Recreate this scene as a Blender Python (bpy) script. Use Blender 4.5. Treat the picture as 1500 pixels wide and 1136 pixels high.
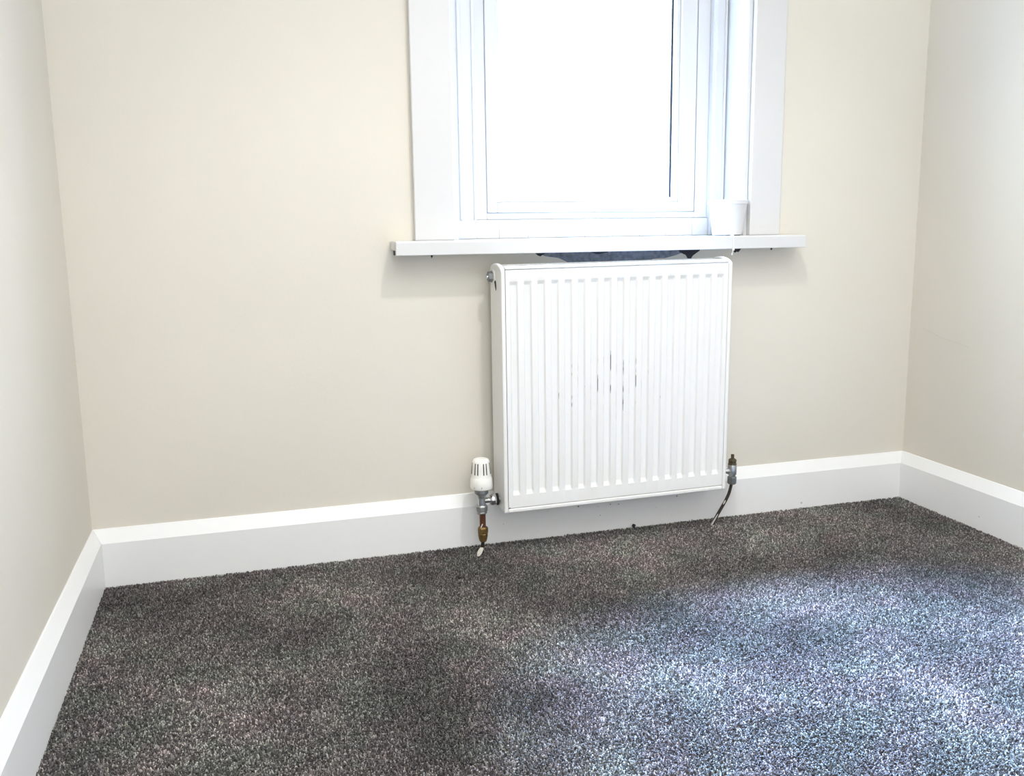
import bpy, bmesh, math, random
from mathutils import Vector, Matrix

for o in list(bpy.data.objects):
    bpy.data.objects.remove(o)
S = bpy.context.scene
COL = S.collection
random.seed(7)

# ------------------------------------------------------------------ camera
F_PX = 1339.84
CAM = Vector((0.3408, -2.1720, 0.7911))
YAW, PITCH, ROLL = 0.292531, -0.173733, -0.012793
fw = Vector((math.sin(YAW)*math.cos(PITCH), math.cos(YAW)*math.cos(PITCH), math.sin(PITCH)))
rt0 = Vector((math.cos(YAW), -math.sin(YAW), 0))
up0 = rt0.cross(fw)
rt = rt0*math.cos(ROLL) + up0*math.sin(ROLL)
up = -rt0*math.sin(ROLL) + up0*math.cos(ROLL)
cd = bpy.data.cameras.new('camera')
cam = bpy.data.objects.new('camera', cd)
COL.objects.link(cam)
cd.sensor_fit = 'HORIZONTAL'
cd.sensor_width = 36
cd.lens = F_PX/1500*36
cd.clip_start = 0.02
cam.matrix_world = Matrix(((rt.x, up.x, -fw.x, CAM.x), (rt.y, up.y, -fw.y, CAM.y),
                           (rt.z, up.z, -fw.z, CAM.z), (0, 0, 0, 1)))
S.camera = cam

# ------------------------------------------------------------------ light
SKY_STRENGTH = 10.0
SKY_COLOUR = (0.62, 0.80, 1.0, 1)
LAMP_W = 36.0
FILL_W = 21.0
CEIL_W = 27.0
S.view_settings.view_transform = 'Standard'
S.view_settings.look = 'None'
S.view_settings.exposure = 0.29
S.view_settings.gamma = 1.0
S.view_settings.use_curve_mapping = False

W_ = bpy.data.worlds.new('overcast_sky')
S.world = W_
W_.use_nodes = True
wn = W_.node_tree.nodes; wl = W_.node_tree.links
wn.clear()
wo = wn.new('ShaderNodeOutputWorld'); wb = wn.new('ShaderNodeBackground')
wt = wn.new('ShaderNodeTexCoord'); ws = wn.new('ShaderNodeSeparateXYZ')
wr = wn.new('ShaderNodeValToRGB')
wl.new(wt.outputs['Generated'], ws.inputs[0]); wl.new(ws.outputs['Z'], wr.inputs[0])
wr.color_ramp.elements[0].position = 0.0; wr.color_ramp.elements[0].color = (0.20, 0.21, 0.20, 1)
wr.color_ramp.elements[1].position = 0.05; wr.color_ramp.elements[1].color = SKY_COLOUR
wl.new(wr.outputs[0], wb.inputs[0]); wb.inputs[1].default_value = SKY_STRENGTH
wl.new(wb.outputs[0], wo.inputs[0])


def light(name, kind, loc, energy, colour, rot=(0, 0, 0), **kw):
    d = bpy.data.lights.new(name, kind)
    d.energy = energy; d.color = colour
    for k, v in kw.items():
        setattr(d, k, v)
    o = bpy.data.objects.new(name, d)
    o.location = loc; o.rotation_euler = rot
    COL.objects.link(o)
    return o


light('ceiling_downlight', 'SPOT', (1.062, -0.945, 2.065), LAMP_W, (1.0, 0.96, 0.92), shadow_soft_size=0.028,
      spot_size=math.radians(122), spot_blend=0.8)
# unseen soft fill added behind the camera to lift the whole room
light('rear_fill', 'AREA', (0.80, -3.22, 1.12), FILL_W, (0.945, 0.975, 1.0), (math.pi/2, 0, -0.55),
      shape='RECTANGLE', size=1.9, size_y=2.1)
# added overhead fill above the near half, brightens side walls and skirting
light('ceiling_fill', 'AREA', (1.08, -2.05, 2.33), CEIL_W, (0.95, 0.975, 1.0), (0, 0, 0), shape='RECTANGLE', size=1.7, size_y=1.6)
# bright hazy cloud in front of the sun: soft, bluish against the warm indoor white balance
sun_dir = Vector((0.17, -1.0, -1.12))
light('hazy_sun', 'SUN', (1.2, 3, 4), 146.0, (0.345, 0.555, 1.0), sun_dir.to_track_quat('-Z', 'Y').to_euler(), angle=math.radians(40))
po = light('window_portal', 'AREA', (1.25, 0.235, 1.40), 1.0, (1, 1, 1), (-math.pi/2, 0, 0), shape='RECTANGLE',
           size=0.80, size_y=1.22)
po.data.cycles.is_portal = True

# ------------------------------------------------------------------ dimensions
RW = 2.1912                      # room width at the back wall
LA, RA = 0.00717, 0.03003        # small drift of the side walls
DEPTH = -3.40
CEIL = 2.36
HS, HC, TS = 0.1313, 0.1003, 0.0190
ARL0, ARL1, ARR0, ARR1 = 0.757, 0.8525, 1.6480, 1.7385
SILL_Z = 0.7628
HEAD_Z = 1.98


# ------------------------------------------------------------------ materials
def mat(name, col, rough=0.5, metal=0.0, spec=0.5, noise=0.0, nscale=8.0, bump=0.0, bscale=300.0, coat=0.0):
    m = bpy.data.materials.new(name)
    m.use_nodes = True
    nt = m.node_tree; n = nt.nodes; l = nt.links
    b = n['Principled BSDF']
    b.inputs['Base Color'].default_value = (*col, 1)
    b.inputs['Roughness'].default_value = rough
    b.inputs['Metallic'].default_value = metal
    b.inputs['Specular IOR Level'].default_value = spec
    b.inputs['Coat Weight'].default_value = coat
    tc = n.new('ShaderNodeTexCoord')
    if noise:
        t = n.new('ShaderNodeTexNoise'); t.inputs['Scale'].default_value = nscale
        t.inputs['Detail'].default_value = 5
        l.new(tc.outputs['Object'], t.inputs['Vector'])
        r = n.new('ShaderNodeValToRGB')
        r.color_ramp.elements[0].position = 0.3; r.color_ramp.elements[1].position = 0.7
        r.color_ramp.elements[0].color = (*[c*(1-noise) for c in col], 1)
        r.color_ramp.elements[1].color = (*[min(1, c*(1+noise)) for c in col], 1)
        l.new(t.outputs['Fac'], r.inputs[0]); l.new(r.outputs[0], b.inputs['Base Color'])
    if bump:
        t2 = n.new('ShaderNodeTexNoise'); t2.inputs['Scale'].default_value = bscale
        t2.inputs['Detail'].default_value = 3
        l.new(tc.outputs['Object'], t2.inputs['Vector'])
        bp = n.new('ShaderNodeBump'); bp.inputs['Strength'].default_value = bump
        bp.inputs['Distance'].default_value = 0.002
        l.new(t2.outputs['Fac'], bp.inputs['Height']); l.new(bp.outputs[0], b.inputs['Normal'])
    return m


WALL_COL = (0.735, 0.697, 0.617)
M_wall = mat('cream_wall_paint', WALL_COL, 0.75, spec=0.25, noise=0.022, nscale=2.6, bump=0.10, bscale=160)
M_ceil = mat('white_ceiling_paint', (0.86, 0.85, 0.83), 0.9, spec=0.2, bump=0.05)
M_gloss = mat('white_gloss_paint', (0.69, 0.69, 0.69), 0.32, noise=0.012, nscale=5, bump=0.03, bscale=60)
M_upvc = mat('white_upvc', (0.735, 0.745, 0.755), 0.30)
M_rad = mat('white_radiator_enamel', (0.855, 0.853, 0.84), 0.35, noise=0.008, nscale=6)
M_trv = mat('white_valve_plastic', (0.88, 0.87, 0.83), 0.38)
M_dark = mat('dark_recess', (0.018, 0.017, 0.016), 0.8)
M_seal = mat('black_window_gasket', (0.03, 0.035, 0.04), 0.6)
M_chrome = mat('polished_chrome', (0.78, 0.79, 0.80), 0.12, metal=1.0)
M_steel = mat('dull_plated_brass', (0.50, 0.51, 0.51), 0.33, metal=0.9, noise=0.2, nscale=60)
M_grey = mat('grey_metal_collar', (0.24, 0.25, 0.26), 0.40, metal=0.7, noise=0.2, nscale=70)
M_copper = mat('tarnished_copper', (0.155, 0.062, 0.036), 0.42, metal=0.55, noise=0.35, nscale=90)
M_brass = mat('aged_brass', (0.20, 0.125, 0.045), 0.42, metal=0.6, noise=0.4, nscale=110)
M_olive = mat('dark_aged_brass', (0.085, 0.068, 0.036), 0.5, metal=0.5, noise=0.4, nscale=120)
M_pipe = mat('blackened_copper_pipe', (0.028, 0.020, 0.016), 0.45, metal=0.2, noise=0.4, nscale=60)
M_flake = mat('pale_paint_flake', (0.62, 0.60, 0.54), 0.6, noise=0.25, nscale=90)
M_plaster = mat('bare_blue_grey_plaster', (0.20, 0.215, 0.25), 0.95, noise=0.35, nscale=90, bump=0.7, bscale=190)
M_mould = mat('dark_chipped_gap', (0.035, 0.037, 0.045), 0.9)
M_sill = mat('white_sill_board', (0.69, 0.695, 0.70), 0.30)
M_pot = mat('white_glazed_pot', (0.72, 0.72, 0.74), 0.28)
M_cord = mat('white_cord', (0.88, 0.88, 0.87), 0.7)
M_tile = mat('white_glazed_tile', (0.80, 0.80, 0.79), 0.20, noise=0.02, nscale=14)
M_grout = mat('grey_grout', (0.55, 0.55, 0.55), 0.9)


def skirting_material():
    """gloss paint with scattered small chips and specks of dirt near the radiator"""
    m = mat('skirting_gloss_paint', (0.885, 0.89, 0.89), 0.36, bump=0.03, bscale=50)
    nt = m.node_tree; n = nt.nodes; l = nt.links; b = n['Principled BSDF']
    tc = n.new('ShaderNodeTexCoord')
    v = n.new('ShaderNodeTexVoronoi'); v.voronoi_dimensions = '2D'; v.inputs['Scale'].default_value = 42
    s0 = n.new('ShaderNodeSeparateXYZ'); l.new(tc.outputs['Object'], s0.inputs[0])
    c0 = n.new('ShaderNodeCombineXYZ'); l.new(s0.outputs['X'], c0.inputs[0]); l.new(s0.outputs['Z'], c0.inputs[1])
    l.new(c0.outputs[0], v.inputs['Vector'])
    sp = n.new('ShaderNodeSeparateColor'); l.new(v.outputs['Color'], sp.inputs[0])
    size = n.new('ShaderNodeMath'); size.operation = 'MULTIPLY'
    l.new(sp.outputs[0], size.inputs[0]); size.inputs[1].default_value = 0.085
    lt = n.new('ShaderNodeMath'); lt.operation = 'LESS_THAN'
    l.new(v.outputs['Distance'], lt.inputs[0]); l.new(size.outputs[0], lt.inputs[1])
    keep = n.new('ShaderNodeMath'); keep.operation = 'GREATER_THAN'
    l.new(sp.outputs[1], keep.inputs[0]); keep.inputs[1].default_value = 0.70
    # chips cluster on the stretch the radiator has been dripping on
    xyz = n.new('ShaderNodeSeparateXYZ'); l.new(tc.outputs['Object'], xyz.inputs[0])
    mr = n.new('ShaderNodeMapRange'); l.new(xyz.outputs['X'], mr.inputs[0])
    d = n.new('ShaderNodeMath'); d.operation = 'COMPARE'
    l.new(xyz.outputs['X'], d.inputs[0]); d.inputs[1].default_value = 1.24; d.inputs[2].default_value = 0.36
    a = n.new('ShaderNodeMath'); a.operation = 'MULTIPLY'; l.new(lt.outputs[0], a.inputs[0]); l.new(keep.outputs[0], a.inputs[1])
    c = n.new('ShaderNodeMath'); c.operation = 'MULTIPLY'; l.new(a.outputs[0], c.inputs[0]); l.new(d.outputs[0], c.inputs[1])
    mx = n.new('ShaderNodeMix'); mx.data_type = 'RGBA'
    l.new(c.outputs[0], mx.inputs['Factor'])
    mx.inputs['A'].default_value = (0.885, 0.89, 0.89, 1); mx.inputs['B'].default_value = (0.16, 0.15, 0.14, 1)
    l.new(mx.outputs['Result'], b.inputs['Base Color'])
    return m


M_skirt = skirting_material()


def panel_material(pitch, x_first):
    """radiator enamel with thin scuffed lines of bare metal along the flute edges at the middle of the panel"""
    m = mat('fluted_panel_enamel', (0.855, 0.853, 0.84), 0.35)
    nt = m.node_tree; n = nt.nodes; l = nt.links; b = n['Principled BSDF']
    tc = n.new('ShaderNodeTexCoord'); s = n.new('ShaderNodeSeparateXYZ'); l.new(tc.outputs['Object'], s.inputs[0])

    def M(op, a, b_=None, c=None):
        q = n.new('ShaderNodeMath'); q.operation = op
        for i, v in enumerate((a, b_, c)):
            if v is None: continue
            if isinstance(v, (int, float)): q.inputs[i].default_value = v
            else: l.new(v, q.inputs[i])
        return q.outputs[0]
    u = M('DIVIDE', M('SUBTRACT', s.outputs['X'], x_first), pitch)
    fr = M('ABSOLUTE', M('SUBTRACT', M('FRACT', M('ADD', u, 0.5)), 0.5))     # 0 at groove centre
    edge = M('COMPARE', fr, 0.272, 0.016)
    cx = M('DIVIDE', M('SUBTRACT', s.outputs['X'], 0.285), 0.155)
    cz = M('DIVIDE', M('SUBTRACT', s.outputs['Z'], 0.305), 0.125)
    rr = M('SQRT', M('ADD', M('MULTIPLY', cx, cx), M('MULTIPLY', cz, cz)))
    fall = M('SUBTRACT', 1.0, rr)
    comb = n.new('ShaderNodeCombineXYZ')
    l.new(M('MULTIPLY', M('FLOOR', M('MULTIPLY', u, 2.0)), 7.3), comb.inputs[0])
    l.new(M('MULTIPLY', s.outputs['Z'], 26.0), comb.inputs[2])
    t = n.new('ShaderNodeTexNoise'); t.inputs['Scale'].default_value = 1.0; t.inputs['Detail'].default_value = 2
    l.new(comb.outputs[0], t.inputs['Vector'])
    v = M('ADD', t.outputs['Fac'], M('MULTIPLY', fall, 0.30))
    ramp = n.new('ShaderNodeMapRange'); l.new(v, ramp.inputs[0])
    ramp.inputs[1].default_value = 0.67; ramp.inputs[2].default_value = 0.78
    f = M('MULTIPLY', M('MULTIPLY', ramp.outputs[0], edge), M('GREATER_THAN', fall, 0.0))
    mx = n.new('ShaderNodeMix'); mx.data_type = 'RGBA'; l.new(f, mx.inputs['Factor'])
    mx.inputs['A'].default_value = (0.855, 0.853, 0.84, 1); mx.inputs['B'].default_value = (0.06, 0.06, 0.06, 1)
    l.new(mx.outputs['Result'], b.inputs['Base Color'])
    return m


def glass_material():
    m = bpy.data.materials.new('clear_window_glass'); m.use_nodes = True
    n = m.node_tree.nodes; l = m.node_tree.links; n.clear()
    o = n.new('ShaderNodeOutputMaterial'); mx = n.new('ShaderNodeMixShader')
    t = n.new('ShaderNodeBsdfTransparent'); g = n.new('ShaderNodeBsdfGlossy'); fz = n.new('ShaderNodeValue')
    t.inputs[0].default_value = (0.96, 0.98, 0.98, 1); g.inputs['Roughness'].default_value = 0.02
    fz.outputs[0].default_value = 0.05
    l.new(fz.outputs[0], mx.inputs[0]); l.new(t.outputs[0], mx.inputs[1]); l.new(g.outputs[0], mx.inputs[2])
    l.new(mx.outputs[0], o.inputs[0])
    return m


M_glass = glass_material()


OFFX = 5.2  # lays the lighter carpet blotches over the daylight patch


def carpet_material(name, tuft):
    m = bpy.data.materials.new(name); m.use_nodes = True
    nt = m.node_tree; n = nt.nodes; l = nt.links; n.clear()
    out = n.new('ShaderNodeOutputMaterial')
    geo = n.new('ShaderNodeNewGeometry')
    # dye lots / pile lie: broad soft blotches, placed to brighten the daylight patch
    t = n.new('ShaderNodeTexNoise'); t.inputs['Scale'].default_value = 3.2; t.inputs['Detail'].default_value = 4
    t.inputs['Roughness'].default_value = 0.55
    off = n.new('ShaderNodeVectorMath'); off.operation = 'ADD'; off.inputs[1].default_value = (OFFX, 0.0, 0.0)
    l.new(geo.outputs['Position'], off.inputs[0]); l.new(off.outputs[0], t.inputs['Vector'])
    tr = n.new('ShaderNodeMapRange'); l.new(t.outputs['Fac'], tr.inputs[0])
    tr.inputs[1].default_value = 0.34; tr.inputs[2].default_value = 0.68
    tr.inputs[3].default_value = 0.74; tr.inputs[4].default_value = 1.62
    t2 = n.new('ShaderNodeTexNoise'); t2.inputs['Scale'].default_value = 9.0; t2.inputs['Detail'].default_value = 2
    l.new(geo.outputs['Position'], t2.inputs['Vector'])
    hue = n.new('ShaderNodeValToRGB')
    hue.color_ramp.elements[0].position = 0.38; hue.color_ramp.elements[0].color = (0.96, 1.0, 0.95, 1)
    hue.color_ramp.elements[1].position = 0.62; hue.color_ramp.elements[1].color = (1.05, 0.97, 0.98, 1)
    l.new(t2.outputs['Fac'], hue.inputs[0])
    if tuft:
        at = n.new('ShaderNodeAttribute'); at.attribute_type = 'INSTANCER'; at.attribute_name = 'tuft_shade'
        fac = at.outputs['Fac']
    else:
        t3 = n.new('ShaderNodeTexNoise'); t3.inputs['Scale'].default_value = 420; t3.inputs['Detail'].default_value = 1
        l.new(geo.outputs['Position'], t3.inputs['Vector'])
        mr = n.new('ShaderNodeMapRange'); l.new(t3.outputs['Fac'], mr.inputs[0])
        mr.inputs[1].default_value = 0.3; mr.inputs[2].default_value = 0.7
        fac = mr.outputs[0]
    r = n.new('ShaderNodeValToRGB'); cr = r.color_ramp
    cr.elements[0].position = 0.0; cr.elements[0].color = (0.100, 0.094, 0.091, 1)
    cr.elements[1].position = 1.0; cr.elements[1].color = (0.76, 0.74, 0.725, 1)
    e = cr.elements.new(0.60); e.color = (0.240, 0.229, 0.224, 1)
    e = cr.elements.new(0.86); e.color = (0.46, 0.442, 0.435, 1)
    l.new(fac, r.inputs[0])
    mu = n.new('ShaderNodeMix'); mu.data_type = 'RGBA'; mu.blend_type = 'MULTIPLY'; mu.inputs['Factor'].default_value = 1
    l.new(r.outputs[0], mu.inputs['A']); l.new(hue.outputs[0], mu.inputs['B'])
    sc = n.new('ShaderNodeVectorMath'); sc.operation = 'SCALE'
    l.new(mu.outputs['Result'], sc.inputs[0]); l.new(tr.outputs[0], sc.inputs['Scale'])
    b = n.new('ShaderNodeBsdfPrincipled')
    l.new(sc.outputs[0], b.inputs['Base Color'])
    b.inputs['Roughness'].default_value = 0.62
    b.inputs['Specular IOR Level'].default_value = 0.6
    b.inputs['Sheen Weight'].default_value = 0.15
    b.inputs['Sheen Roughness'].default_value = 0.5
    tl = n.new('ShaderNodeBsdfTranslucent'); l.new(sc.outputs[0], tl.inputs[0])
    mx = n.new('ShaderNodeMixShader'); mx.inputs[0].default_value = 0.58 if tuft else 0.0
    l.new(b.outputs[0], mx.inputs[1]); l.new(tl.outputs[0], mx.inputs[2])
    l.new(mx.outputs[0], out.inputs[0])
    return m


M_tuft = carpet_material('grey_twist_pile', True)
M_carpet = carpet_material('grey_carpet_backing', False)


# ------------------------------------------------------------------ mesh helpers
def obj(name, bm, m, parent=None, smooth=False, bevel=0.0, segs=2, mats=None):
    bmesh.ops.recalc_face_normals(bm, faces=bm.faces)
    me = bpy.data.meshes.new(name)
    bm.to_mesh(me); bm.free()
    for q in (mats or [m]):
        me.materials.append(q)
    if smooth:
        for f in me.polygons: f.use_smooth = True
    o = bpy.data.objects.new(name, me)
    COL.objects.link(o)
    if parent is not None: o.parent = parent
    if bevel:
        b = o.modifiers.new('bevel', 'BEVEL'); b.width = bevel; b.segments = segs
        b.limit_method = 'ANGLE'; b.angle_limit = math.radians(35); b.harden_normals = False
    return o


def smooth_by_angle(o, deg=38):
    me = o.data
    for f in me.polygons: f.use_smooth = True
    bm = bmesh.new(); bm.from_mesh(me)
    for e in bm.edges:
        if len(e.link_faces) == 2 and e.calc_face_angle() > math.radians(deg): e.smooth = False
    bm.to_mesh(me); bm.free()
    return o


def box(bm, x0, x1, y0, y1, z0, z1):
    v = [bm.verts.new((x, y, z)) for x in (x0, x1) for y in (y0, y1) for z in (z0, z1)]
    for f in ((0, 1, 3, 2), (4, 6, 7, 5), (0, 4, 5, 1), (2, 3, 7, 6), (0, 2, 6, 4), (1, 5, 7, 3)):
        bm.faces.new([v[i] for i in f])
    return v


def bx(*a):
    bm = bmesh.new(); box(bm, *a); return bm


def lathe(prof, c=(0, 0, 0), axis='Z', n=24, bm=None, phase=0.0):
    """prof: (radius, height) pairs; closed at both ends"""
    bm = bm or bmesh.new()
    rings = []
    for r, h in prof:
        ring = []
        for i in range(n):
            a = 2*math.pi*i/n + phase
            p = (r*math.cos(a), r*math.sin(a), h)
            if axis == 'X': p = (p[2], p[0], p[1])
            if axis == 'Y': p = (p[0], p[2], p[1])
            ring.append(bm.verts.new((p[0]+c[0], p[1]+c[1], p[2]+c[2])))
        rings.append(ring)
    for a, b in zip(rings, rings[1:]):
        for i in range(n):
            bm.faces.new((a[i], a[(i+1) % n], b[(i+1) % n], b[i]))
    bm.faces.new(rings[0][::-1]); bm.faces.new(rings[-1])
    return bm


def tube(pts, r, n=10, bm=None, sub=6):
    """round tube along a smooth path; r a number or one per point"""
    bm = bm or bmesh.new()
    P = [Vector(p) for p in pts]
    R = r if isinstance(r, (list, tuple)) else [r]*len(P)
    Q = []; QR = []
    for i in range(len(P)-1):
        p0 = P[max(i-1, 0)]; p1 = P[i]; p2 = P[i+1]; p3 = P[min(i+2, len(P)-1)]
        for k in range(sub):
            t = k/sub
            Q.append(0.5*((2*p1)+(p2-p0)*t+(2*p0-5*p1+4*p2-p3)*t*t+(3*p1-p0-3*p2+p3)*t**3))
            QR.append(R[i]*(1-t)+R[i+1]*t)
    Q.append(P[-1]); QR.append(R[-1])
    ref = Vector((0, 1, 0.013))
    rings = []
    for i, q in enumerate(Q):
        d = (Q[min(i+1, len(Q)-1)]-Q[max(i-1, 0)]).normalized()
        a = ref - d*ref.dot(d)
        if a.length < 1e-4: a = Vector((1, 0, 0)) - d*d.x
        a.normalize(); b = d.cross(a); ref = a
        rings.append([bm.verts.new(q+(a*math.cos(2*math.pi*k/n)+b*math.sin(2*math.pi*k/n))*QR[i]) for k in range(n)])
    for a, b in zip(rings, rings[1:]):
        for k in range(n):
            bm.faces.new((a[k], a[(k+1) % n], b[(k+1) % n], b[k]))
    bm.faces.new(rings[0][::-1]); bm.faces.new(rings[-1])
    return bm


def prism(poly, axis, a, b, bm=None):
    """extrude a 2-D polygon along an axis between a and b"""
    bm = bm or bmesh.new()

    def P(u, v, w):
        return {'X': (w, u, v), 'Y': (u, w, v), 'Z': (u, v, w)}[axis]
    A = [bm.verts.new(P(u, v, a)) for u, v in poly]
    B = [bm.verts.new(P(u, v, b)) for u, v in poly]
    n = len(poly)
    for i in range(n):
        bm.faces.new((A[i], A[(i+1) % n], B[(i+1) % n], B[i]))
    bm.faces.new(A[::-1]); bm.faces.new(B)
    return bm


def struct(o):
    o['kind'] = 'structure'; return o


def thing(name, label, cat, loc=(0, 0, 0), rot=(0, 0, 0), group=None):
    o = bpy.data.objects.new(name, None); COL.objects.link(o)
    o.location = loc; o.rotation_euler = rot
    o.empty_display_size = 0.05
    o['label'] = label; o['category'] = cat
    if group: o['group'] = group
    return o


# ------------------------------------------------------------------ room shell
T = 0.16
lx = lambda y: LA*y
rx_ = lambda y: RW + RA*y

bm = bmesh.new()
for a in ((-T, ARL1, 0, 0.26, -0.1, CEIL), (ARR0, RW+T, 0, 0.26, -0.1, CEIL),
          (ARL1, ARR0, 0, 0.26, -0.1, SILL_Z-0.022), (ARL1, ARR0, 0, 0.26, HEAD_Z, CEIL)):
    box(bm, *a)
wall_back = struct(obj('wall_back', bm, M_wall))

for nm, poly in (('wall_left', [(lx(0), 0), (lx(DEPTH), DEPTH), (lx(DEPTH)-T, DEPTH), (lx(0)-T, 0)]),
                 ('wall_right', [(rx_(0), 0), (rx_(0)+T, 0), (rx_(DEPTH)+T, DEPTH), (rx_(DEPTH), DEPTH)])):
    struct(obj(nm, prism(poly, 'Z', -0.1, CEIL), M_wall))
struct(obj('wall_front', bx(-T-0.1, RW+T, DEPTH-T, DEPTH, -0.1, CEIL), M_wall))
struct(obj('ceiling', bx(-T-0.1, RW+T, DEPTH-T, 0.26, CEIL, CEIL+0.12), M_ceil))
FLOOR_Z = -0.0075
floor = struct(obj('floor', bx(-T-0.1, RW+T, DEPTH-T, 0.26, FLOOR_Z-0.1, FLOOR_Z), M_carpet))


# skirting boards, mitred at the inside corners
def skirting(name, pt):
    prof = [(0.0, FLOOR_Z), (TS, FLOOR_Z), (TS, HC), (0.0035, HS-0.001), (0.0018, HS), (0.0, HS)]
    bm = bmesh.new()
    A = [bm.verts.new((*pt(0, d), z)) for d, z in prof]
    B = [bm.verts.new((*pt(1, d), z)) for d, z in prof]
    n = len(prof)
    for i in range(n):
        bm.faces.new((A[i], A[(i+1) % n], B[(i+1) % n], B[i]))
    bm.faces.new(A[::-1]); bm.faces.new(B)
    return struct(obj(name, bm, M_skirt, bevel=0.0015, segs=2))


skirting('baseboard_back', lambda e, d: (d, -d) if e == 0 else (RW-d, -d))
skirting('baseboard_left', lambda e, d: (lx(-d)+d, -d) if e == 0 else (lx(DEPTH)+d, DEPTH))
skirting('baseboard_right', lambda e, d: (rx_(-d)-d, -d) if e == 0 else (rx_(DEPTH)-d, DEPTH))

# carpet pile: one countless mass of tufts, scattered over the part of the floor in view
pm = bmesh.new()
v = [pm.verts.new(p) for p in ((lx(0)+TS, -TS, FLOOR_Z), (RW-TS, -TS, FLOOR_Z), (rx_(-1.5)-TS, -1.5, FLOOR_Z), (lx(-1.5)+TS, -1.5, FLOOR_Z))]
pm.faces.new(v)
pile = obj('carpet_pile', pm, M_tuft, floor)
pile['kind'] = 'stuff'
PILE_DENSITY = 135000


def pile_nodes():
    g = bpy.data.node_groups.new('pile_scatter', 'GeometryNodeTree')
    g.interface.new_socket('Geometry', in_out='INPUT', socket_type='NodeSocketGeometry')
    g.interface.new_socket('Geometry', in_out='OUTPUT', socket_type='NodeSocketGeometry')
    N = g.nodes; L = g.links
    gi = N.new('NodeGroupInput'); go = N.new('NodeGroupOutput')
    d = N.new('GeometryNodeDistributePointsOnFaces'); d.inputs['Density'].default_value = PILE_DENSITY
    L.new(gi.outputs[0], d.inputs['Mesh'])
    cone = N.new('GeometryNodeMeshCone')
    cone.inputs['Vertices'].default_value = 5
    cone.inputs['Radius Top'].default_value = 0.0010
    cone.inputs['Radius Bottom'].default_value = 0.0015
    cone.inputs['Depth'].default_value = 0.0066
    sm = N.new('GeometryNodeSetMaterial'); sm.inputs['Material'].default_value = M_tuft
    L.new(cone.outputs['Mesh'], sm.inputs[0])
    rv = N.new('FunctionNodeRandomValue'); rv.data_type = 'FLOAT_VECTOR'
    rv.inputs[0].default_value = (-0.5, -0.5, 0); rv.inputs[1].default_value = (0.5, 0.5, 6.283)
    rs = N.new('FunctionNodeRandomValue'); rs.data_type = 'FLOAT_VECTOR'
    rs.inputs[0].default_value = (0.75, 0.75, 0.75); rs.inputs[1].default_value = (1.3, 1.3, 1.15)
    rs.inputs['Seed'].default_value = 3
    ip = N.new('GeometryNodeInstanceOnPoints')
    L.new(d.outputs['Points'], ip.inputs['Points']); L.new(sm.outputs[0], ip.inputs['Instance'])
    L.new(rv.outputs[0], ip.inputs['Rotation']); L.new(rs.outputs[0], ip.inputs['Scale'])
    st = N.new('GeometryNodeStoreNamedAttribute'); st.data_type = 'FLOAT'; st.domain = 'INSTANCE'
    st.inputs['Name'].default_value = 'tuft_shade'
    rr = N.new('FunctionNodeRandomValue'); rr.data_type = 'FLOAT'; rr.inputs['Seed'].default_value = 11
    L.new(ip.outputs[0], st.inputs['Geometry'])
    vi = [s for s in st.inputs if s.name == 'Value' and s.enabled][0]
    ro = [s for s in rr.outputs if s.enabled][0]
    L.new(ro, vi)
    L.new(st.outputs[0], go.inputs[0])
    return g


pmod = pile.modifiers.new('pile', 'NODES')
pmod.node_group = pile_nodes()

# ------------------------------------------------------------------ architraves
AT = 0.018


def architrave(name, x0, x1, z0, z1, inner):
    bm = bx(x0, x1, -AT, 0, z0, z1)
    return struct(obj(name, bm, M_gloss, bevel=0.0025, segs=2))


architrave('trim_1', ARL0, ARL1, SILL_Z, HEAD_Z+0.095, 1)
architrave('trim_2', ARR0, ARR1, SILL_Z, HEAD_Z+0.095, -1)
architrave('trim_3', ARL1, ARR0, HEAD_Z, HEAD_Z+0.095, 0)

# ------------------------------------------------------------------ window
win = bpy.data.objects.new('window_1', None); COL.objects.link(win); struct(win)
win.location = (1.25, 0.12, SILL_Z)
WL = Vector(win.location)


def wobj(name, bm, m, parent=win, **k):
    bmesh.ops.translate(bm, verts=bm.verts, vec=-WL)
    return obj(name, bm, m, parent, **k)


def ring(x0, x1, z0, z1, ix0, ix1, iz0, iz1, y0, y1):
    """rectangular frame with an opening"""
    bm = bmesh.new()
    box(bm, x0, ix0, y0, y1, z0, z1); box(bm, ix1, x1, y0, y1, z0, z1)
    box(bm, ix0, ix1, y0, y1, z0, iz0); box(bm, ix0, ix1, y0, y1, iz1, z1)
    return bm


LX0, LX1 = ARL1+0.001, ARR0-0.001
# timber jamb lining running back from the architrave to the frame
bm = bmesh.new()
box(bm, LX0, LX0+0.012, -0.002, 0.105, SILL_Z, HEAD_Z); box(bm, LX1-0.010, LX1, -0.002, 0.105, SILL_Z, HEAD_Z)
box(bm, LX0+0.012, LX1-0.010, -0.002, 0.105, HEAD_Z-0.010, HEAD_Z)
wobj('jamb_lining', bm, M_gloss)
# inner sub-frame with a raised bead
bm = bmesh.new()
box(bm, LX0, 0.940, 0.105, 0.21, SILL_Z, HEAD_Z); box(bm, 1.598, LX1, 0.105, 0.21, SILL_Z, HEAD_Z)
box(bm, 0.940, 1.598, 0.105, 0.21, HEAD_Z-0.06, HEAD_Z)
wobj('inner_frame', bm, M_upvc, bevel=0.003)
bm = bmesh.new()
for x0, x1 in ((0.896, 0.905), (0.932, 0.939), (1.600, 1.607), (1.628, 1.634)):
    box(bm, x0, x1, 0.0985, 0.106, SILL_Z+0.048, HEAD_Z-0.05)
wobj('frame_bead', bm, M_upvc, bevel=0.002)
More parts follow.
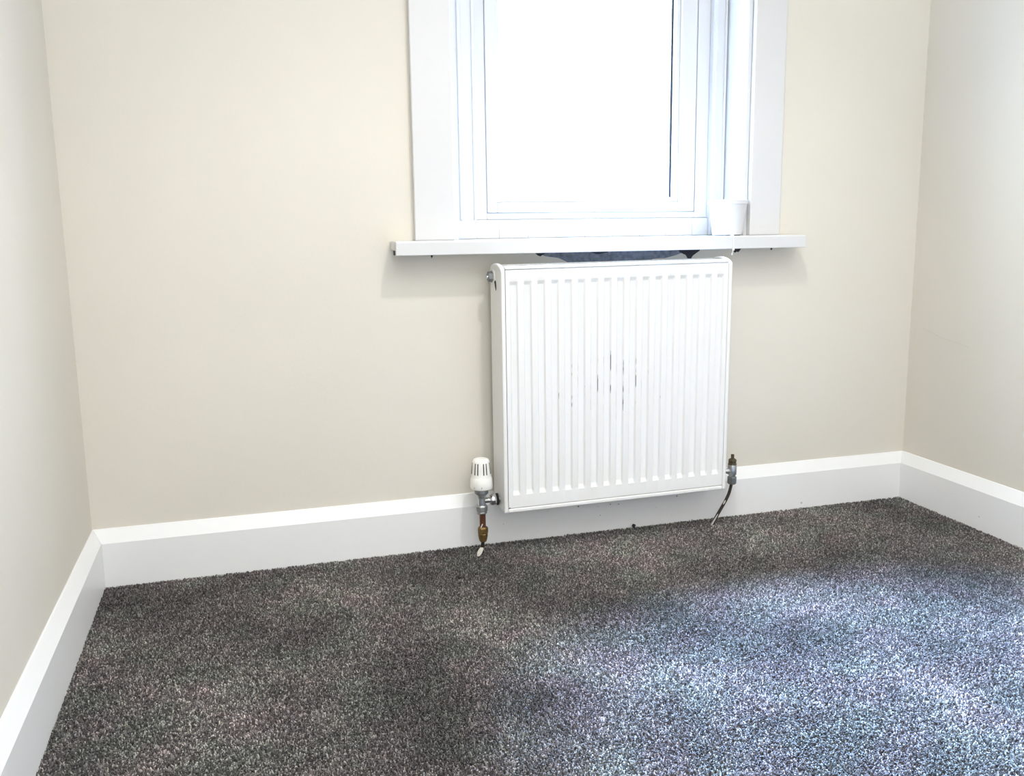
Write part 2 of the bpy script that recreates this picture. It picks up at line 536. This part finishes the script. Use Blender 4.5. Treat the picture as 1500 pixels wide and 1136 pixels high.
# outer frame of the casement
FX0, FX1, FZ0, FZ1 = 0.9402, 1.5978, 0.8107, HEAD_Z-0.0602
bm = ring(FX0, FX1, FZ0, FZ1, 0.9722, 1.5615, 0.8277, FZ1-0.0335, 0.126, 0.19)
wobj('outer_frame', bm, M_upvc, bevel=0.002)
# dark gasket seen in the gap between frame and sash
bm = bx(1.5570, 1.5613, 0.130, 0.18, 0.8290, FZ1-0.036)
wobj('frame_gasket', bm, M_seal)
# opening sash, glazing bead, gasket, glass, handle
SX0, SX1, SZ0, SZ1 = 0.9728, 1.5578, 0.8282, FZ1-0.034
GX0, GX1, GZ0, GZ1 = 1.0105, 1.4990, 0.8660, SZ1-0.045
sash = wobj('sash', ring(SX0, SX1, SZ0, SZ1, GX0-0.012, GX1+0.012, GZ0-0.012, GZ1+0.012, 0.121, 0.185), M_upvc, bevel=0.003)
wobj('glazing_bead', ring(GX0-0.0118, GX1+0.0118, GZ0-0.0118, GZ1+0.0118, GX0, GX1, GZ0, GZ1, 0.128, 0.148), M_upvc, sash, bevel=0.002)
wobj('glazing_gasket', ring(GX0-0.0118, GX1+0.0118, GZ0-0.0118, GZ1+0.0118, GX0+0.0018, GX1-0.0042, GZ0+0.0015, GZ1-0.002, 0.1485, 0.152), M_seal, sash)
wobj('glass_pane', bx(GX0-0.011, GX1+0.011, 0.1525, 0.1565, GZ0-0.011, GZ1+0.011), M_glass, sash)
# lever handle lying along the bottom rail
hx, hz = 1.268, 0.8445
bm = bx(hx-0.034, hx+0.034, 0.1135, 0.1215, hz-0.0105, hz+0.0105)
lathe([(0.0085, 0.094), (0.0085, 0.114)], (hx, 0, hz), 'Y', 14, bm)
box(bm, hx-0.010, hx+0.092, 0.0860, 0.0965, hz-0.0085, hz+0.0085)
wobj('window_handle', bm, M_upvc, sash, bevel=0.003)
bm = lathe([(0.0028, 0.1125), (0.0028, 0.1140)], (hx+0.024, 0, hz-0.001), 'Y', 10)
wobj('handle_screw', bm, M_dark, sash)

# row of small tiles standing on the sill under the frame
wobj('tile_backing', bx(0.9403, 1.5977, 0.1172, 0.1900, SILL_Z, 0.8106), M_grout)
tile_mesh = None
pitch = 0.0785
x = 0.9225
first = None
k = 0
while x < 1.598:
    a = max(x+0.0010, 0.942); b = min(x+pitch-0.0010, 1.597)
    if b-a > 0.005:
        dy = random.uniform(-0.0006, 0.0006)
        wobj('tile', bx(a, b, 0.1160+dy, 0.1217, SILL_Z+0.001, 0.8098), M_tile, win, bevel=0.0012, segs=1)
    x += pitch; k += 1

# window board with its deep front lip and hollow underside
ST = 0.0332
X0, X1 = 0.7013, 1.7868
prof = [(-0.068, SILL_Z-0.003), (-0.065, SILL_Z), (-0.0003, SILL_Z), (-0.0003, SILL_Z-0.0215), (-0.057, SILL_Z-0.0215), (-0.057, SILL_Z-ST), (-0.068, SILL_Z-ST)]
bm = prism(prof, 'X', X0, X1)
box(bm, ARL1+0.0005, ARR0-0.0005, -0.0003, 0.2, SILL_Z-0.0215, SILL_Z-0.0002)
wobj('window_sill', bm, M_sill, bevel=0.0018)
wobj('sill_end_cap', bx(X0-0.0012, X0-0.0002, -0.0560, -0.002, SILL_Z-0.0205, SILL_Z-0.001), M_gloss)
# dark block painting the shade inside the hollow left end of the board
wobj('hollow_shade', bx(X0+0.0015, X0+0.060, -0.0565, -0.022, SILL_Z-0.0325, SILL_Z-0.0218), M_dark)


# bare strip of old plaster and chipped edges on the wall below the sill
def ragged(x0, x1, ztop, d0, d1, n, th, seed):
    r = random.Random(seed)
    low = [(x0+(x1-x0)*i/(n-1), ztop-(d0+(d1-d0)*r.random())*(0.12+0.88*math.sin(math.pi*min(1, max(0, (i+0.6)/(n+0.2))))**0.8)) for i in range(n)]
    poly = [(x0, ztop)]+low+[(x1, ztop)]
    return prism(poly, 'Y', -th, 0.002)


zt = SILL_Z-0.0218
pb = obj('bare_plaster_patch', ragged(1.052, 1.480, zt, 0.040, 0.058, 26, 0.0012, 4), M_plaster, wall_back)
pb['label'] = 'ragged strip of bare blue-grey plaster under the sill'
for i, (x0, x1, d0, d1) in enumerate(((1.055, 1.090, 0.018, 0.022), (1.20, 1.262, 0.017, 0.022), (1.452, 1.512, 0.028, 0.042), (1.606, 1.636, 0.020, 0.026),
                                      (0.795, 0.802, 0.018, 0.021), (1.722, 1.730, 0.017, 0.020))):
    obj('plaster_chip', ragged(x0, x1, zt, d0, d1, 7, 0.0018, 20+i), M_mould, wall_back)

# hairline crack on the right wall and small marks on the walls
def wall_right_pt(y, z, off=0.0004):
    return (rx_(y)-off, y, z)


bm = bmesh.new()
cr = [(-0.055, 0.497), (-0.085, 0.490), (-0.12, 0.480), (-0.15, 0.476), (-0.19, 0.471), (-0.235, 0.464)]
tube([wall_right_pt(y, z) for y, z in cr], 0.00035, 5, bm, 3)
M_crack = mat('hairline_crack', (0.64, 0.60, 0.53), 0.9)
obj('wall_crack', bm, M_crack, bpy.data.objects['wall_right'])

# ------------------------------------------------------------------ radiator
RX, RB, RZ = 0.9371, 0.0223, 0.1069
RD, RWD, RH = 0.0954, 0.600, 0.600
rad = thing('radiator', 'white fluted panel radiator hung on the cream wall below the window sill', 'radiator',
            (RX, -RB, RZ), (0.0175, -0.0066, 0))

rad.scale = (1.006, 1, 1)
# front panel: one pressed sheet with seventeen recessed flutes
NF, FP = 17, 0.03360
FX_FIRST = 0.0310
px0, px1, pz0, pz1 = 0.0112, 0.5890, 0.0118, 0.5885
YF = -RD+0.0022
GD = 0.0056
xs = [(px0, 0)]
for i in range(NF):
    c = FX_FIRST + FP*i
    xs += [(c-0.0106, 0), (c-0.0096, 0.10), (c-0.0070, 0.90), (c-0.0058, 1), (c+0.0058, 1), (c+0.0070, 0.90), (c+0.0096, 0.10), (c+0.0106, 0)]
xs += [(px1, 0)]
zs = [(pz0, 0), (0.0430, 0), (0.0445, 0.15), (0.0525, 0.92), (0.0545, 1), (0.5520, 1), (0.5535, 0.90), (0.5610, 0.10), (0.5625, 0), (pz1, 0)]
bm = bmesh.new()
grid = [[bm.verts.new((x, YF+GD*min(gx, gz), z)) for z, gz in zs] for x, gx in xs]
for i in range(len(xs)-1):
    for j in range(len(zs)-1):
        bm.faces.new((grid[i][j], grid[i+1][j], grid[i+1][j+1], grid[i][j+1]))
# returned edge
bnd = [e for e in bm.edges if len(e.link_faces) == 1]
ex = bmesh.ops.extrude_edge_only(bm, edges=bnd)
bmesh.ops.translate(bm, verts=[g for g in ex['geom'] if isinstance(g, bmesh.types.BMVert)], vec=(0, 0.012, 0))
fp = obj('front_panel', bm, panel_material(FP, FX_FIRST), rad)
smooth_by_angle(fp, 25)
fp.data.update()

# dark void just behind the panel edges so that the joint reads
obj('rear_panel', bx(0.012, 0.588, -0.018, -0.003, 0.012, 0.575), M_rad, rad, bevel=0.002)
bm = bmesh.new()
for i in range(22):
    xx = 0.03+i*0.0257
    box(bm, xx, xx+0.0012, -0.074, -0.020, 0.04, 0.56)
fins = obj('convector_fins', bm, M_rad, rad); fins['kind'] = 'stuff'


def side_panel(x0, x1):
    # side profile in (y, z): low at both edges with an arched shoulder
    top = []
    for i in range(11):
        t = i/10
        y = -0.004 - (RD-0.012)*t
        top.append((y, 0.5935 + 0.0085*math.sin(math.pi*min(1, t*1.02))**0.7))
    poly = [(0.0, 0.0), (0.0, 0.586)] + top + [(-RD+0.003, 0.5905), (-RD, 0.5870), (-RD, 0.0)]
    return prism(poly, 'X', x0, x1)


for x0, x1 in ((0.0, 0.0100), (0.5900, 0.6000)):
    o = obj('side_panel', side_panel(x0, x1), M_rad, rad, bevel=0.0032, segs=3)
# top grille: rails and cross bars
bm = bmesh.new()
box(bm, 0.0103, 0.5897, -RD+0.0004, -RD+0.014, 0.5895, 0.5965)
box(bm, 0.0103, 0.5897, -0.016, -0.003, 0.5895, 0.5965)
for i in range(47):
    xx = 0.0135+i*0.01225
    box(bm, xx, xx+0.0055, -RD+0.0135, -0.0155, 0.5915, 0.5950)
obj('top_grille', bm, M_rad, rad, bevel=0.0025, segs=3)
obj('bottom_edge', bx(0.0103, 0.5897, -RD+0.0002, -RD+0.016, 0.0, 0.0102), M_rad, rad, bevel=0.0028, segs=3)
for xx in (0.13, 0.44):
    bm = bx(xx, xx+0.03, -0.004, 0.0165, 0.02, 0.56)
    box(bm, xx, xx+0.03, 0.010, RB-0.0010, 0.02, 0.10)
    obj('wall_bracket', bm, M_rad, rad)
# blanking plug near the top of the left side, with its keyhole cut-out
bm = lathe([(0.0125, -0.0120), (0.0130, -0.0100), (0.0130, -0.0035), (0.0145, -0.0030), (0.0145, 0.001)], (0, -0.0235, 0.5695), 'X', 6, None, 0.4)
o = obj('blanking_plug', bm, M_grey, rad, bevel=0.001)
bm = lathe([(0.0040, -0.0150), (0.0045, -0.0115)], (0, -0.0235, 0.5695), 'X', 12)
obj('bleed_screw', bm, M_chrome, o)
bm = lathe([(0.0165, -0.0018), (0.0165, 0.0005)], (0, -0.0290, 0.5700), 'X', 24)
obj('plug_washer', bm, M_trv, o)
poly = [(-0.0400, 0.5590), (-0.0480, 0.5625), (-0.0530, 0.5580), (-0.0545, 0.5500), (-0.0535, 0.5420), (-0.0500, 0.5380), (-0.0450, 0.5460)]
obj('keyhole_slot', prism(poly, 'X', -0.0006, 0.0004), M_dark, rad)  # thin dark inset painting the shade in the cut-out
# rust speck where the panel edge has chipped
obj('chip_mark', bx(0.0120, 0.0150, YF-0.0004, YF+0.001, 0.0115, 0.0135), M_dark, fp)

# ------------------------------------------------------------------ thermostatic valve, left
VX, VY = 0.8912, -0.0730
trv = thing('thermostatic_valve', 'white capped thermostatic valve on a copper pipe left of the radiator', 'radiator valve', (VX, VY, 0.0))


def hexed(prof, c=(0, 0, 0), axis='Z', phase=0.2):
    return lathe(prof, c, axis, 6, None, phase)


head = obj('valve_head', lathe([(0.0235, 0.1615), (0.0268, 0.1630), (0.0277, 0.1665), (0.0276, 0.1740), (0.0264, 0.1880), (0.0256, 0.1895), (0.0246, 0.1925), (0.0232, 0.2080),
                                (0.0217, 0.2255), (0.0208, 0.2310), (0.0185, 0.2352), (0.0130, 0.2377), (0.0060, 0.2383), (0.0010, 0.2384)], n=40), M_trv, trv)
smooth_by_angle(head, 40)
camdir = math.atan2(CAM.y-VY, CAM.x-VX)
for k in (0, 108, 180, 252):
    for da in (-37, -18, 18, 37):
        a = camdir + math.radians(da + k - 2)
        bm = bmesh.new()
        rb_, rt_ = 0.0241, 0.0213
        wd = 0.0012
        ca, sa = math.cos(a), math.sin(a)
        vs = []
        for (r, z) in ((rb_, 0.2000), (rt_, 0.2280)):
            for rr in (r-0.002, r+0.0003):
                for s in (-wd, wd):
                    vs.append(bm.verts.new((rr*ca-s*sa, rr*sa+s*ca, z)))
        for f in ((0, 1, 3, 2), (4, 6, 7, 5), (0, 4, 5, 1), (2, 3, 7, 6), (0, 2, 6, 4), (1, 5, 7, 3)):
            bm.faces.new([vs[i] for i in f])
        obj('vent_slot', bm, M_dark, head)
for da in (2, -38):
    a = camdir+math.radians(da)
    bm = bmesh.new()
    ca, sa = math.cos(a), math.sin(a)
    box(bm, -0.0005, 0.0005, -0.0280, -0.0270, 0.1675, 0.1712 if da > 0 else 0.1695)
    bmesh.ops.rotate(bm, verts=bm.verts, cent=(0, 0, 0), matrix=Matrix.Rotation(a+math.pi/2, 3, 'Z'))
    obj('index_mark', bm, M_dark, head)
smooth_by_angle(obj('collar', lathe([(0.0150, 0.1480), (0.0168, 0.1500), (0.0170, 0.1600), (0.0160, 0.1618)], n=28), M_grey, trv), 40)
body = obj('valve_body', lathe([(0.0100, 0.1170), (0.0098, 0.1385), (0.0118, 0.1400), (0.0120, 0.1440), (0.0135, 0.1455), (0.0135, 0.1485)], n=24), M_steel, trv)
smooth_by_angle(body, 30)
nut = obj('pipe_nut', lathe([(0.0120, 0.0980), (0.0134, 0.0988), (0.0134, 0.1025), (0.0122, 0.1032), (0.0146, 0.1042), (0.0148, 0.1165), (0.0140, 0.1190), (0.0105, 0.1200)], n=8, phase=0.3), M_steel, trv, bevel=0.0008)
# side outlet to the radiator
zc = 0.1304
obj('outlet', lathe([(0.0072, 0.004), (0.0072, 0.022)], (0, 0, zc), 'X', 20), M_chrome, trv, smooth=False)
dome = obj('union_nut', lathe([(0.0090, 0.0195), (0.0128, 0.0215), (0.0142, 0.0260), (0.0142, 0.0330), (0.0130, 0.0365), (0.0110, 0.0385)], (0, 0, zc), 'X', 20), M_chrome, trv)
smooth_by_angle(dome, 50)
obj('union_washer', lathe([(0.0148, 0.0385), (0.0148, 0.0415)], (0, 0, zc), 'X', 20), M_dark, trv)
obj('union_tail', lathe([(0.0080, 0.0410), (0.0080, 0.0461)], (0, 0, zc), 'X', 14), M_steel, trv)
# copper pipe, brass reducer and the thin tail into the carpet
obj('copper_pipe', lathe([(0.0076, 0.0600), (0.0076, 0.1000)], (0.0018, 0, 0), n=18), M_copper, trv, smooth=False)
bm = lathe([(0.0095, 0.0640), (0.0122, 0.0625), (0.0132, 0.0600), (0.0132, 0.0500), (0.0122, 0.0470)], (0.002, 0, 0), 'Z', 7, None, 0.5)
br = obj('brass_fitting', bm, M_brass, trv, bevel=0.0008)
bm = lathe([(0.0112, 0.0475), (0.0124, 0.0455), (0.0120, 0.0400), (0.0100, 0.0300), (0.0082, 0.0255)], (0.0020, 0, 0), 'Z', 9, None, 0.1)
obj('brass_olive_nut', bm, M_brass, trv, bevel=0.0006)
obj('lower_pipe', tube([(0.0018, 0, 0.030), (0.0010, 0, 0.020), (-0.0005, 0.001, 0.010), (-0.0020, 0.002, -0.0072)], 0.0044, 10), M_pipe, trv, smooth=True)
bm = bx(-0.0052, -0.0030, -0.0085, -0.0070, 0.064, 0.0735)
bmesh.ops.rotate(bm, verts=bm.verts, cent=(-0.004, -0.0075, 0.066), matrix=Matrix.Rotation(0.45, 3, 'Y'))
obj('paint_chip', bm, M_flake, trv)

# curled flake of pale paint by the pipe
bm = bmesh.new()
fl = [((0.8890, -0.0765), 0.0100, 0.0036), ((0.8860, -0.0815), 0.0080, 0.0056), ((0.8815, -0.0890), 0.0055, 0.0060), ((0.8760, -0.0985), 0.0030, 0.0056), ((0.8710, -0.1065), 0.0005, 0.0030)]
rows = []
dv = Vector((-0.0195, -0.0325, 0)).normalized(); sv = Vector((-dv.y, dv.x, 0))
for (c, z, w) in fl:
    rows.append([[bm.verts.new(Vector((c[0], c[1], z+h+abs(s)*0.15*w))+sv*(s*w)) for s in (-1, -0.3, 0.3, 1)] for h in (0, 0.0010)])
for a, b in zip(rows, rows[1:]):
    for h in (0, 1):
        for i in range(3):
            bm.faces.new((a[h][i], a[h][i+1], b[h][i+1], b[h][i]))
    for i in (0, 3):
        bm.faces.new((a[0][i], b[0][i], b[1][i], a[1][i]))
for q in (rows[0], rows[-1]):
    for i in range(3):
        bm.faces.new((q[0][i], q[0][i+1], q[1][i+1], q[1][i]))
o = obj('paint_flake', bm, M_flake, smooth=False)
o['label'] = 'curled flake of pale paint lying on the carpet at the foot of the copper pipe'
o['category'] = 'paint flake'

# ------------------------------------------------------------------ lockshield valve, right
LXv, LYv = 1.5845, -0.0730
ls = thing('lockshield_valve', 'small tarnished valve on a thin bent black pipe right of the radiator', 'radiator valve', (LXv, LYv, 0.0))
obj('spindle', bx(-0.0034, 0.0034, -0.0034, 0.0034, 0.1740, 0.1888), M_olive, ls, bevel=0.0008)
bm = lathe([(0.0112, 0.1600), (0.0116, 0.1630), (0.0100, 0.1650), (0.0106, 0.1690), (0.0108, 0.1735), (0.0080, 0.1765), (0.0045, 0.1770)], n=8, phase=0.2)
obj('gland_nut', bm, M_olive, ls, bevel=0.0006)
smooth_by_angle(obj('valve_body', lathe([(0.0085, 0.1270), (0.0088, 0.1325), (0.0114, 0.1335), (0.0118, 0.1360), (0.0118, 0.1580), (0.0112, 0.1604)], n=22), M_steel, ls), 40)
bm = lathe([(0.0095, 0.1070), (0.0118, 0.1090), (0.0122, 0.1130), (0.0122, 0.1240), (0.0118, 0.1275), (0.0092, 0.1285)], n=8, phase=0.25)
obj('pipe_nut', bm, M_grey, ls, bevel=0.0008)
bm = lathe([(0.0060, -0.0490), (0.0060, -0.0230), (0.0075, -0.0150), (0.0075, -0.0080)], (0, 0, 0.1440), 'X', 14)
obj('union_tail', bm, M_steel, ls)
pp = [(-0.0008, 0, 0.1100), (-0.0024, 0, 0.1010), (-0.0085, 0, 0.0800), (-0.0180, 0.001, 0.0600), (-0.0310, 0.002, 0.0380), (-0.0440, 0.003, 0.0160), (-0.0560, 0.004, -0.0070)]
obj('bent_pipe', tube(pp, 0.0043, 10), M_pipe, ls, smooth=True)


def sliver(pts, w):
    """thin chip of pale paint clinging to the camera-left side of the pipe"""
    return tube(pts, w, 6, None, 3)


obj('paint_chip', sliver([(-0.0195, -0.0032, 0.0650), (-0.0225, -0.0032, 0.0595), (-0.0262, -0.0034, 0.0535)], [0.0008, 0.0024, 0.0010]), M_flake, ls, smooth=True)
obj('paint_chip', sliver([(-0.0400, -0.0020, 0.0285), (-0.0475, -0.0015, 0.0160), (-0.0590, 0.0000, -0.0030)], [0.0006, 0.0020, 0.0030]), M_flake, ls, smooth=True)

# ------------------------------------------------------------------ things on the sill
pot = thing('plant_pot', 'small white tapered pot standing at the right end of the window sill', 'pot', (1.5895, -0.004, SILL_Z))
bm = bmesh.new()
out = [(0.0360, 0.0015), (0.0385, 0.0030), (0.0415, 0.0300), (0.0450, 0.0600), (0.0482, 0.0800), (0.0505, 0.0805), (0.0508, 0.0905), (0.0490, 0.0915)]
inn = [(0.0468, 0.0905), (0.0440, 0.0700), (0.0380, 0.0100), (0.0020, 0.0080)]
o = obj('pot_body', lathe(out+inn, n=40), M_pot, pot)
smooth_by_angle(o, 35)
obj('pot_gap_shade', lathe([(0.0335, 0.0), (0.0335, 0.0016)], n=32), M_dark, pot)  # dark disc painting the gap shadow under the pot

cx_ = 1.5705
cord = thing('blind_cord', 'white knotted cord hanging over the front edge of the sill below the pot', 'cord', (cx_, -0.068, SILL_Z))
obj('cord', tube([(0.004, 0.020, 0.0014), (0.001, 0.008, 0.0014), (0.0, -0.0005, 0.0010), (0.0, -0.0018, -0.0040), (0.0005, -0.0016, -0.020), (0.0, -0.0016, -0.034), (-0.002, 0.0, -0.0455)], 0.0011, 8), M_cord, cord, smooth=True)
o = obj('knot', lathe([(0.0006, -0.0385), (0.0030, -0.0370), (0.0034, -0.0345), (0.0026, -0.0320), (0.0006, -0.0310)], (0, -0.0018, 0), 'Z', 12), M_cord, cord, smooth=True)
o = obj('tassel', lathe([(0.0024, -0.0490), (0.0022, -0.0460), (0.0010, -0.0430)], (-0.0022, 0.0, 0), 'Z', 10), M_cord, cord, smooth=True)

# dark scrap at the foot of the skirting, below the radiator
bm = bmesh.new()
bmesh.ops.create_icosphere(bm, subdivisions=2, radius=0.0048)
rr = random.Random(3)
for v in bm.verts:
    v.co *= rr.uniform(0.75, 1.2); v.co.z *= 0.9
bmesh.ops.translate(bm, verts=bm.verts, vec=(1.322, -TS-0.0054, 0.0040))
o = obj('debris_scrap', bm, M_mould)
o['label'] = 'dark crumb of debris at the foot of the skirting under the radiator'
o['category'] = 'debris'

# small old nail holes in the skirting and two specks on the back wall
obj('nail_hole', lathe([(0.0032, -TS-0.0006), (0.0032, -TS+0.0004)], (1.8410, 0, 0.0130), 'Y', 9), M_crack, bpy.data.objects['baseboard_back'])
xr = rx_(-0.332)-TS
obj('nail_hole', lathe([(0.0022, -0.0006), (0.0022, 0.0004)], (xr, -0.332, 0.0337), 'X', 9), M_crack, bpy.data.objects['baseboard_right'])
for sx, sz in ((1.6647, 0.3716), (1.8032, 0.3401)):
    obj('paint_speck', lathe([(0.0011, -0.0006), (0.0011, 0.0004)], (sx, 0, sz), 'Y', 8), M_crack, wall_back)
